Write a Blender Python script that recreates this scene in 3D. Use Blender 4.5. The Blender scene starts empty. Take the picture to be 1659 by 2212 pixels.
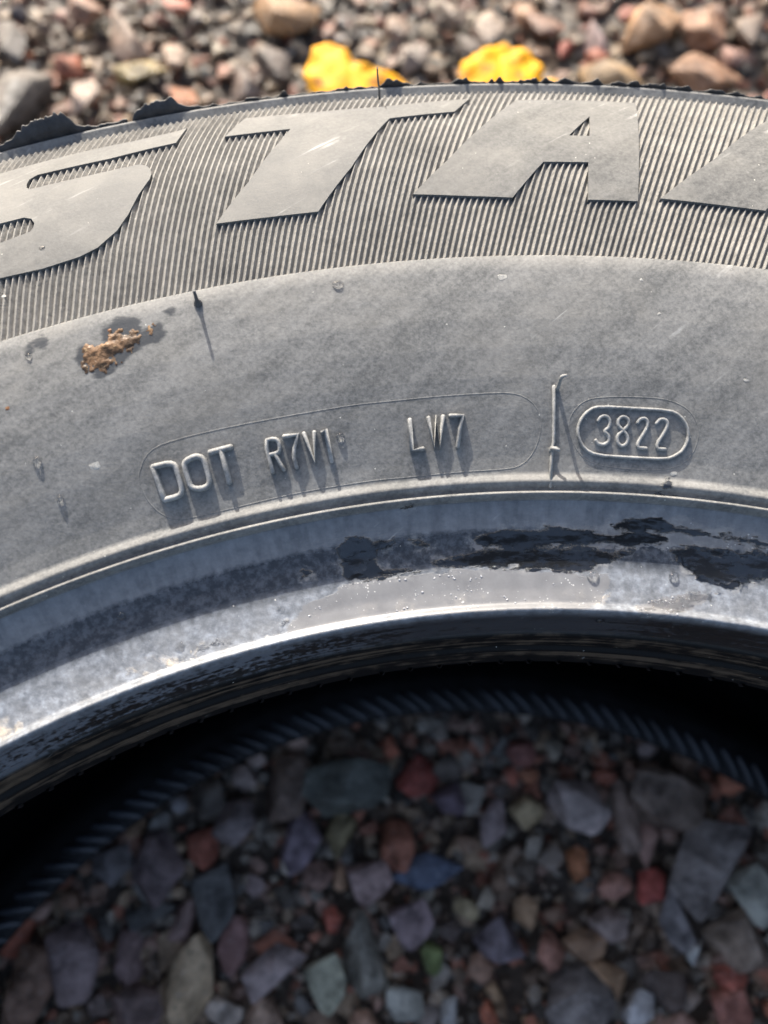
import bpy, bmesh, math, random
import numpy as np
from mathutils import Vector, Matrix
from mathutils.geometry import tessellate_polygon

# ------------------------------------------------------------------ camera, light, exposure
scene = bpy.context.scene
COL = scene.collection
Z0 = 0.200                      # height of the upper sidewall crown above the ground
CAM = (-0.0326, 0.1677, 0.1097 + Z0); PITCH = 1.2248; ROLL = 0.0152
cam_data = bpy.data.cameras.new('camera')
cam = bpy.data.objects.new('camera', cam_data); COL.objects.link(cam); scene.camera = cam
fw = Vector((0, math.cos(PITCH), -math.sin(PITCH))); rt = Vector((1, 0, 0)); up = rt.cross(fw)
r2 = math.cos(ROLL) * rt + math.sin(ROLL) * up; u2 = -math.sin(ROLL) * rt + math.cos(ROLL) * up
M = Matrix((r2, u2, -fw)).transposed().to_4x4(); M.translation = CAM; cam.matrix_world = M
cam_data.sensor_fit = 'HORIZONTAL'; cam_data.sensor_width = 36.0; cam_data.lens = 36.0 * 1608.27 / 1659
cam_data.clip_start = 0.01; cam_data.clip_end = 500
cam_data.dof.use_dof = True; cam_data.dof.focus_distance = 0.138; cam_data.dof.aperture_fstop = 13.0

SUN_AZ, SUN_EL = math.radians(-17.0), math.radians(30.2)
world = bpy.data.worlds.new('World'); scene.world = world; world.use_nodes = True
wn = world.node_tree.nodes; wl = world.node_tree.links; wn.clear()
sky = wn.new('ShaderNodeTexSky'); sky.sky_type = 'NISHITA'; sky.sun_disc = False
sky.sun_elevation = SUN_EL; sky.sun_rotation = SUN_AZ; sky.dust_density = 5.0; sky.air_density = 1.0; sky.ozone_density = 0.5
bg = wn.new('ShaderNodeBackground'); bg.inputs['Strength'].default_value = 0.125
wo = wn.new('ShaderNodeOutputWorld'); wl.new(sky.outputs[0], bg.inputs[0]); wl.new(bg.outputs[0], wo.inputs[0])
sun_data = bpy.data.lights.new('sun', 'SUN'); sun_data.energy = 4.2; sun_data.angle = math.radians(0.53)
sun_data.color = (1.0, 0.955, 0.88)
sun = bpy.data.objects.new('sun', sun_data); COL.objects.link(sun)
sdir = Vector((math.sin(SUN_AZ) * math.cos(SUN_EL), math.cos(SUN_AZ) * math.cos(SUN_EL), math.sin(SUN_EL)))
sun.rotation_euler = sdir.to_track_quat('Z', 'Y').to_euler(); sun.location = (-0.5, 1.5, 1.2)
vs = scene.view_settings
vs.view_transform = 'Standard'; vs.look = 'None'; vs.gamma = 1.0; vs.use_curve_mapping = False; vs.exposure = 1.38

random.seed(7); rng = np.random.default_rng(7)

# ------------------------------------------------------------------ helpers
def tag(o, label=None, cat=None, group=None, kind=None):
    if label: o['label'] = label
    if cat: o['category'] = cat
    if group: o['group'] = group
    if kind: o['kind'] = kind
    return o

def link(name, me, parent=None, mat=None):
    o = bpy.data.objects.new(name, me); COL.objects.link(o)
    if parent is not None: o.parent = parent
    if mat is not None and me is not None and not me.materials: me.materials.append(mat)
    return o

def mesh_np(name, V, Fq, smooth=True):
    """V (n,3) and a list/array of equal-length faces -> mesh"""
    V = np.asarray(V, np.float32); Fq = np.asarray(Fq, np.int32); k = Fq.shape[1]
    me = bpy.data.meshes.new(name)
    me.vertices.add(len(V)); me.vertices.foreach_set('co', V.ravel())
    me.loops.add(Fq.size); me.loops.foreach_set('vertex_index', Fq.ravel())
    me.polygons.add(len(Fq)); me.polygons.foreach_set('loop_start', np.arange(0, Fq.size, k, dtype=np.int32))
    me.polygons.foreach_set('loop_total', np.full(len(Fq), k, np.int32))
    me.polygons.foreach_set('use_smooth', np.full(len(Fq), smooth, bool))
    me.update(calc_edges=True); me.validate()
    return me

def attr(me, name, values):
    a = me.attributes.new(name, 'FLOAT', 'POINT'); a.data.foreach_set('value', np.asarray(values, np.float32))

class NT:
    def __init__(self, name):
        self.m = bpy.data.materials.new(name); self.m.use_nodes = True
        self.n = self.m.node_tree.nodes; self.l = self.m.node_tree.links; self.n.clear()
        self.out = self.n.new('ShaderNodeOutputMaterial'); self.b = self.n.new('ShaderNodeBsdfPrincipled')
        self.l.new(self.b.outputs[0], self.out.inputs[0]); self._pos = None
    def put(self, sock, v):
        if isinstance(v, (int, float)): sock.default_value = v
        elif isinstance(v, tuple): sock.default_value = v if len(v) == 4 or sock.type == 'VECTOR' else (*v, 1)
        else: self.l.new(v, sock)
    def pos(self):
        if self._pos is None: self._pos = self.n.new('ShaderNodeNewGeometry').outputs['Position']
        return self._pos
    def obj(self): return self.n.new('ShaderNodeTexCoord').outputs['Object']
    def math(self, op, a, b=0.0, c=0.0, clamp=False):
        q = self.n.new('ShaderNodeMath'); q.operation = op; q.use_clamp = clamp
        self.put(q.inputs[0], a); self.put(q.inputs[1], b); self.put(q.inputs[2], c); return q.outputs[0]
    def mapr(self, v, a, b, c=0.0, d=1.0, smooth=False):
        q = self.n.new('ShaderNodeMapRange'); q.interpolation_type = 'SMOOTHSTEP' if smooth else 'LINEAR'
        self.put(q.inputs[0], v); q.inputs[1].default_value = a; q.inputs[2].default_value = b
        q.inputs[3].default_value = c; q.inputs[4].default_value = d; return q.outputs[0]
    def noise(self, scale, detail=4, rough=0.55, vec=None, dist=0.0):
        q = self.n.new('ShaderNodeTexNoise'); q.inputs['Scale'].default_value = scale
        q.inputs['Detail'].default_value = detail; q.inputs['Roughness'].default_value = rough
        q.inputs['Distortion'].default_value = dist
        self.l.new(vec if vec is not None else self.pos(), q.inputs['Vector']); return q.outputs['Fac']
    def voro(self, scale, feature='F1', vec=None):
        q = self.n.new('ShaderNodeTexVoronoi'); q.feature = feature; q.inputs['Scale'].default_value = scale
        self.l.new(vec if vec is not None else self.pos(), q.inputs['Vector']); return q
    def mapping(self, rot=(0, 0, 0), scale=(1, 1, 1), vec=None):
        v = vec if vec is not None else self.pos()
        for kw in ({'Rotation': rot}, {'Scale': scale}):
            q = self.n.new('ShaderNodeMapping'); self.l.new(v, q.inputs['Vector']); v = q.outputs[0]
            for k_, x_ in kw.items(): q.inputs[k_].default_value = x_
        return v
    def vec(self, x, y, z=0.0):
        q = self.n.new('ShaderNodeCombineXYZ'); self.put(q.inputs[0], x); self.put(q.inputs[1], y); self.put(q.inputs[2], z); return q.outputs[0]
    def mix(self, f, a, b, mode='MIX'):
        q = self.n.new('ShaderNodeMix'); q.data_type = 'RGBA'; q.blend_type = mode
        self.put(q.inputs[0], f); self.put(q.inputs[6], a); self.put(q.inputs[7], b); return q.outputs[2]
    def mixf(self, f, a, b):
        q = self.n.new('ShaderNodeMix'); q.data_type = 'FLOAT'
        self.put(q.inputs[0], f); self.put(q.inputs[2], a); self.put(q.inputs[3], b); return q.outputs[0]
    def attr(self, name):
        q = self.n.new('ShaderNodeAttribute'); q.attribute_name = name; return q.outputs['Fac']
    def bump(self, h, dist, strength=1.0, normal=None):
        q = self.n.new('ShaderNodeBump'); q.inputs['Distance'].default_value = dist; self.put(q.inputs['Strength'], strength)
        self.put(q.inputs['Height'], h)
        if normal is not None: self.l.new(normal, q.inputs['Normal'])
        return q.outputs[0]
    def set(self, **k):
        names = dict(base='Base Color', rough='Roughness', spec='Specular IOR Level', normal='Normal', coat='Coat Weight',
                     coat_rough='Coat Roughness', trans='Transmission Weight', ior='IOR', sub='Subsurface Weight', sheen='Sheen Weight')
        for a, v in k.items(): self.put(self.b.inputs[names[a]], v)
        return self.m

# ------------------------------------------------------------------ materials
def make_rubber(name='dusty_rubber', k=.61, scuff=(.70, .76)):
    t = NT(name); g = lambda a, b, c: (a * k, b * k, c * k)
    n1 = t.noise(70, 6, .6, dist=.4); n2 = t.noise(700, 5, .65); n3 = t.noise(260, 5, .6)
    st = t.noise(110, 5, .6, t.mapping((0, 0, -.62), (.22, 1.6, 1)))          # diagonal wipe marks
    st2 = t.noise(60, 6, .7, t.mapping((0, 0, -.78), (.12, 3.0, 1)))
    arc = t.attr('arc')
    R = t.attr('radius')
    d = t.math('ADD', t.math('MULTIPLY', n1, .12), t.math('ADD', t.math('MULTIPLY', n2, .60), t.math('MULTIPLY', n3, .18)))
    d = t.math('ADD', d, t.math('ADD', t.math('MULTIPLY', st, .55), t.math('MULTIPLY', st2, .85)))
    d = t.math('ADD', d, t.math('MULTIPLY', t.noise(1500, 4, .7), 1.0)); dust = t.mapr(d, 1.40, 1.90)
    seat = t.mapr(R, 194.0, 195.5)                                            # bead seat never gathered dust
    seat = t.math('MAXIMUM', seat, t.math('LESS_THAN', R, 1.0))
    base = t.mix(dust, g(.150, .152, .150), g(.355, .350, .335))
    base = t.mix(t.mapr(n1, .45, .65), base, t.mix(.3, base, (.21, .20, .18)))
    isb = t.math('MULTIPLY', t.math('LESS_THAN', R, 214.95), t.math('GREATER_THAN', R, 1.0))
    drip = t.noise(1.0, 4, .6, t.vec(t.math('MULTIPLY', arc, .42), t.math('MULTIPLY', R, .10)))
    ring = t.noise(1.0, 5, .65, t.vec(t.math('MULTIPLY', arc, .22), t.math('MULTIPLY', R, .75)))
    base = t.mix(isb, base, t.mix(t.mapr(t.math('ADD', t.math('ADD', t.math('MULTIPLY', drip, 1.1), t.math('MULTIPLY', n3, .4)), t.math('MULTIPLY', n2, .8)), .85, 1.45), (.078, .083, .092), (.175, .182, .192)))
    # shelf of the bead: whitish dust with bluish sky reflection painted in, tan crust close to the heel
    shelf = t.math('MULTIPLY', t.mapr(R, 195.3, 196.0), t.mapr(R, 207.5, 203.0))
    sh = t.math('MULTIPLY', shelf, t.mapr(t.math('ADD', n3, t.math('MULTIPLY', n2, .5)), .55, .95))
    base = t.mix(sh, base, t.mix(t.mapr(n2, .36, .64), (.080, .090, .106), (.225, .245, .275)))
    cr = t.math('MULTIPLY', t.math('MULTIPLY', t.mapr(R, 196.8, 197.6), t.mapr(R, 200.8, 198.8)),
                t.mapr(t.math('ADD', n1, t.math('MULTIPLY', n3, .5)), .80, .90))
    base = t.mix(cr, base, (.42, .36, .28))
    blk = t.math('SUBTRACT', 1.0, seat)
    streak = t.noise(1.0, 6, .7, t.mapping((0, 0, 0), (22, 22, 900)))
    rid = t.math('MAXIMUM', t.math('MULTIPLY', t.mapr(R, 190.9, 191.2), t.mapr(R, 191.9, 191.5)), t.math('MULTIPLY', t.mapr(R, 192.4, 192.7), t.mapr(R, 193.6, 193.2)))
    brown = t.math('MULTIPLY', t.mapr(t.math('ADD', t.math('ADD', streak, t.math('MULTIPLY', t.math('SUBTRACT', n3, .5), .5)), t.math('MULTIPLY', rid, .15)), .58, .74), .75)
    base = t.mix(blk, base, t.mix(brown, (.006, .006, .0065), (.12, .088, .062)))
    hf = t.math('MULTIPLY', t.mapr(R, 193.7, 194.5), t.mapr(R, 195.7, 195.3))
    pat = t.mapr(t.math('ADD', t.math('ADD', t.noise(24, 3, .5), t.math('MULTIPLY', t.math('SUBTRACT', n2, .5), .8)), t.math('MULTIPLY', t.math('SUBTRACT', streak, .5), .9)), .50, .60)
    pat = t.math('MULTIPLY', pat, t.mapr(arc, -28, -58, .22, 1.0)); base = t.mix(hf, base, t.mix(pat, (.006, .0065, .008), (.14, .152, .175)))
    conc_shade = t.math('MULTIPLY', t.mapr(R, 203.0, 205.6), t.mapr(t.math('ADD', R, t.math('MULTIPLY', t.math('SUBTRACT', n2, .5), 1.6)), 210.9, 210.0))
    base = t.mix(t.math('MULTIPLY', conc_shade, .92), base, t.mix(t.mapr(n2, .42, .62), (.012, .014, .018), (.058, .064, .075)))  # shade of the concave band painted dark into its colour
    # specks of grit
    sp = t.voro(900); spk = t.math('MULTIPLY', t.math('LESS_THAN', sp.outputs['Distance'], .12),
                                   t.math('GREATER_THAN', t.noise(650, 2), .66))
    base = t.mix(t.math('MULTIPLY', spk, .75), base, (.60, .58, .52))
    scr = t.noise(220, 3, .5, t.mapping((0, 0, -.7), (.06, 3.0, 1)))
    scm = t.math('MULTIPLY', t.mapr(scr, *scuff), t.mapr(n1, .50, .6))
    base = t.mix(t.math('MULTIPLY', scm, .55), base, (.5, .5, .48))
    # wet / damp / stain areas, edges broken up by noise (mm)
    e = t.math('ADD', t.math('MULTIPLY', t.math('SUBTRACT', n3, .5), 2.2), t.math('ADD', t.math('MULTIPLY', t.math('SUBTRACT', ring, .5), 3.4), t.math('MULTIPLY', t.math('SUBTRACT', n2, .5), 1.2)))
    wet = t.mapr(t.math('ADD', t.math('SUBTRACT', t.attr('wet'), 9.25), e), -.25, .20, smooth=True)
    wet = t.math('MULTIPLY', wet, t.math('GREATER_THAN', t.math('SUBTRACT', t.attr('wet'), 9.0), -1.6))
    damp = t.mapr(t.math('ADD', t.math('SUBTRACT', t.attr('damp'), 9.0), e), -.12, .12, smooth=True)
    damp = t.math('MULTIPLY', damp, t.math('GREATER_THAN', t.math('SUBTRACT', t.attr('damp'), 9.0), -1.6))
    stain = t.mapr(t.math('ADD', t.math('SUBTRACT', t.attr('stain'), 9.0), e), -.5, .45, smooth=True)
    stain = t.math('MULTIPLY', stain, t.math('GREATER_THAN', t.math('SUBTRACT', t.attr('stain'), 9.0), -1.6))
    bub = t.voro(1500); bubs = t.math('MULTIPLY', t.math('LESS_THAN', bub.outputs['Distance'], t.mapr(n3, .4, .7, .05, .34)), t.math('GREATER_THAN', t.math('ADD', n2, t.math('MULTIPLY', n1, .6)), .84))
    base = t.mix(t.math('MULTIPLY', damp, .9), base, t.mix(n3, (.085, .085, .09), (.21, .208, .206)))
    base = t.mix(t.math('MULTIPLY', t.math('MULTIPLY', damp, bubs), .7), base, (.55, .54, .52))
    base = t.mix(t.math('MULTIPLY', stain, .9), base, (.045, .048, .052))
    mir = t.math('MULTIPLY', wet, t.mapr(t.math('ADD', t.math('MULTIPLY', ring, .8), t.math('MULTIPLY', t.math('ADD', n1, t.math('MULTIPLY', n2, .35)), .45)), .65, .75))
    rim = t.math('MULTIPLY', t.mapr(t.math('ADD', t.math('SUBTRACT', t.attr('wet'), 9.0), e), -1.3, -.3), t.mapr(t.noise(420, 4, .7), .48, .62))
    base = t.mix(t.math('MULTIPLY', t.math('MULTIPLY', rim, isb), .6), base, (.25, .245, .235))
    base = t.mix(wet, base, (.005, .0055, .0065))
    rough = t.mixf(isb, t.mixf(dust, .62, .82), t.mixf(conc_shade, .46, .26))
    rough = t.mixf(t.math('MULTIPLY', blk, t.math('SUBTRACT', 1.0, brown)), rough, .55); rough = t.mixf(hf, rough, .45)
    rough = t.mixf(damp, rough, .42); rough = t.mixf(stain, rough, .30); rough = t.mixf(wet, rough, .48); rough = t.mixf(mir, rough, .04)
    # relief: grain, machined circumferential lines on the flange, water skin
    lines = t.math('SINE', t.math('MULTIPLY', R, 14.0))
    lm = t.math('MULTIPLY', t.mapr(R, 208.5, 210.0), t.mapr(R, 214.8, 213.5))
    lines = t.math('MULTIPLY', t.math('MULTIPLY', t.math('MULTIPLY', lines, lm), t.mapr(n1, .4, .6)), .16)
    dry = t.math('SUBTRACT', 1.0, t.math('MAXIMUM', wet, t.math('MULTIPLY', damp, .75)))
    grain = t.math('ADD', t.math('ADD', t.math('MULTIPLY', n2, .6), t.math('MULTIPLY', t.noise(2600, 3, .6), .5)), t.math('MULTIPLY', cr, 1.6))
    h = t.math('MULTIPLY', t.math('ADD', grain, lines), dry)
    h = t.math('ADD', h, t.math('MULTIPLY', t.math('ADD', t.math('MULTIPLY', wet, 1.2), t.math('MULTIPLY', damp, .7)), t.mapr(n1, .2, .8, .6, 1.2)))
    h = t.math('ADD', h, t.math('MULTIPLY', t.math('MULTIPLY', damp, bubs), .8))
    h = t.math('ADD', h, t.math('MULTIPLY', spk, .5)); h = t.math('ADD', h, t.math('MULTIPLY', wet, t.math('MULTIPLY', t.noise(180, 3, .5), 4.0)))
    return t.set(base=base, rough=rough, spec=t.mixf(mir, t.mixf(wet, t.mixf(t.math('MULTIPLY', blk, t.math('SUBTRACT', 1.0, hf)), t.mixf(isb, .22, .62), .12), .18), 1.0), normal=t.bump(h, .00009, .8))
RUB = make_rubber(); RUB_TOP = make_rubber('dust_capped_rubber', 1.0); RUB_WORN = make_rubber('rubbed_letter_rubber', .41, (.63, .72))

def make_rib_rubber():
    t = NT('ribbed_rubber')
    n1 = t.noise(80, 5, .6); n2 = t.noise(900, 5, .7); n3 = t.noise(300, 4, .6)
    d = t.math('ADD', t.math('MULTIPLY', n1, .5), t.math('ADD', t.math('MULTIPLY', n2, .6), t.math('MULTIPLY', n3, .3)))
    base = t.mix(t.mapr(d, .45, .95), (.075, .073, .069), (.285, .271, .247))
    base = t.mix(t.mapr(t.noise(1500, 3, .6), .66, .72), base, (.09, .085, .08))
    return t.set(base=base, rough=.8, spec=.2, normal=t.bump(t.math('ADD', n2, t.math('MULTIPLY', t.noise(2600, 3), .7)), .00018, .7))
RIBM = make_rib_rubber()

def make_plain(name, a, b, rough, scale=300, bumpd=.0002, spec=.5):
    t = NT(name); n = t.noise(scale, 5, .6); n2 = t.noise(scale * 5, 4, .6)
    return t.set(base=t.mix(t.mapr(n, .35, .65), a, b), rough=rough, spec=spec, normal=t.bump(n2, bumpd, .7))
LINER = make_plain('black_inner_liner', (.006, .006, .0065), (.012, .012, .013), .5, 120, spec=.2)
RIDGE = make_plain('polished_liner_ridge', (.006, .0065, .008), (.055, .060, .070), .36, 26, spec=.6)
TORN = make_plain('torn_black_rubber', (.016, .016, .017), (.035, .035, .037), .55, 400)
SPEW = make_plain('rubber_thread', (.045, .046, .048), (.09, .09, .09), .6, 600)

def make_stone(use_attr):
    t = NT('gravel_fines' if use_attr else 'gravel_stone')
    if use_attr:
        q = t.n.new('ShaderNodeAttribute'); q.attribute_name = 'tint'; c = q.outputs['Color']; rnd = t.noise(9, 2); vec = t.pos()
    else:
        q = t.n.new('ShaderNodeObjectInfo'); c = q.outputs['Color']; rnd = q.outputs['Random']
        v = t.n.new('ShaderNodeVectorMath'); v.operation = 'ADD'
        t.l.new(t.pos(), v.inputs[0]); t.put(v.inputs[1], t.math('MULTIPLY', rnd, 3.0)); vec = v.outputs[0]
    n1 = t.noise(130, 5, .62, vec); n2 = t.noise(700, 4, .65, vec); n3 = t.noise(55, 3, .5, vec)
    base = t.mix(t.mapr(n1, .36, .64), t.mix(.72, c, (.02, .016, .012)), t.mix(.12, c, (.8, .72, .62)))
    base = t.mix(t.math('MULTIPLY', t.mapr(n3, .52, .62), .55), base, t.mix(.5, c, (.15, .12, .09)))
    base = t.mix(t.math('MULTIPLY', t.mapr(n2, .62, .68), .5), base, (.62, .6, .57))
    base = t.mix(t.math('MULTIPLY', t.mapr(n2, .40, .34), .6), base, (.03, .03, .03))
    return t.set(base=base, rough=t.mapr(n3, .35, .65, .22, .62), spec=.42, normal=t.bump(t.math('ADD', n1, t.math('MULTIPLY', n2, .5)), .0024, .9))
STONE = make_stone(False); FINES = make_stone(True)

def make_ground():
    t = NT('dirt'); n1 = t.noise(40, 6, .6); n2 = t.noise(300, 6, .65); n3 = t.noise(3, 3)
    base = t.mix(t.mapr(n2, .35, .65), (.05, .037, .027), (.14, .105, .078)); base = t.mix(t.mapr(n1, .45, .6), base, (.08, .06, .045))
    return t.set(base=t.mix(t.mapr(n3, .4, .6), base, t.mix(.5, base, (.12, .11, .1))), rough=.55, normal=t.bump(t.math('ADD', n1, n2), .006, .8))
DIRT = make_ground()

def make_mud():
    t = NT('wet_mud'); n1 = t.noise(330, 5, .6); n2 = t.noise(1100, 4, .6)
    base = t.mix(t.mapr(n1, .36, .62), (.055, .034, .020), (.18, .10, .050)); base = t.mix(t.mapr(n2, .60, .68), base, (.27, .18, .10))
    base = t.mix(t.mapr(t.noise(160, 2), .60, .66), base, (.24, .09, .04))
    return t.set(base=base, rough=t.mapr(n2, .4, .6, .38, .75), spec=.25, normal=t.bump(t.math('ADD', n1, t.math('MULTIPLY', n2, .6)), .0005, .8))
MUD = make_mud()
t = NT('water'); WATER = t.set(base=(1, 1, 1), rough=.0, trans=1.0, ior=1.333)
t = NT('frothy_water'); FROTH = t.set(base=(.30, .30, .31), rough=.10, spec=.8)
def make_leaf():
    t = NT('yellow_leaf'); n1 = t.noise(60, 4); n2 = t.noise(420, 4, .6)
    base = t.mix(t.mapr(n1, .35, .65), (.66, .29, .004), (.76, .38, .008)); base = t.mix(t.mapr(n2, .60, .70), base, (.55, .20, .01))
    vn = t.math('ABSOLUTE', t.math('SINE', t.math('ADD', t.math('MULTIPLY', t.noise(40, 2), 5.0), 0.0)))
    ve = t.voro(160, 'DISTANCE_TO_EDGE').outputs['Distance']; base = t.mix(t.math('MULTIPLY', t.mapr(ve, .0, .09, 1, 0), .5), base, (.60, .30, .02)); base = t.mix(t.mapr(t.noise(95, 4, .6), .56, .66), base, (.30, .12, .02))
    return t.set(base=base, rough=.6, spec=.12, normal=t.bump(t.math('ADD', n2, t.math('MULTIPLY', ve, 1.2)), .0006, .6))
LEAF = make_leaf()
CHALK = make_plain('pale_dried_dirt', (.26, .255, .24), (.38, .37, .34), .85, 900)

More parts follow.
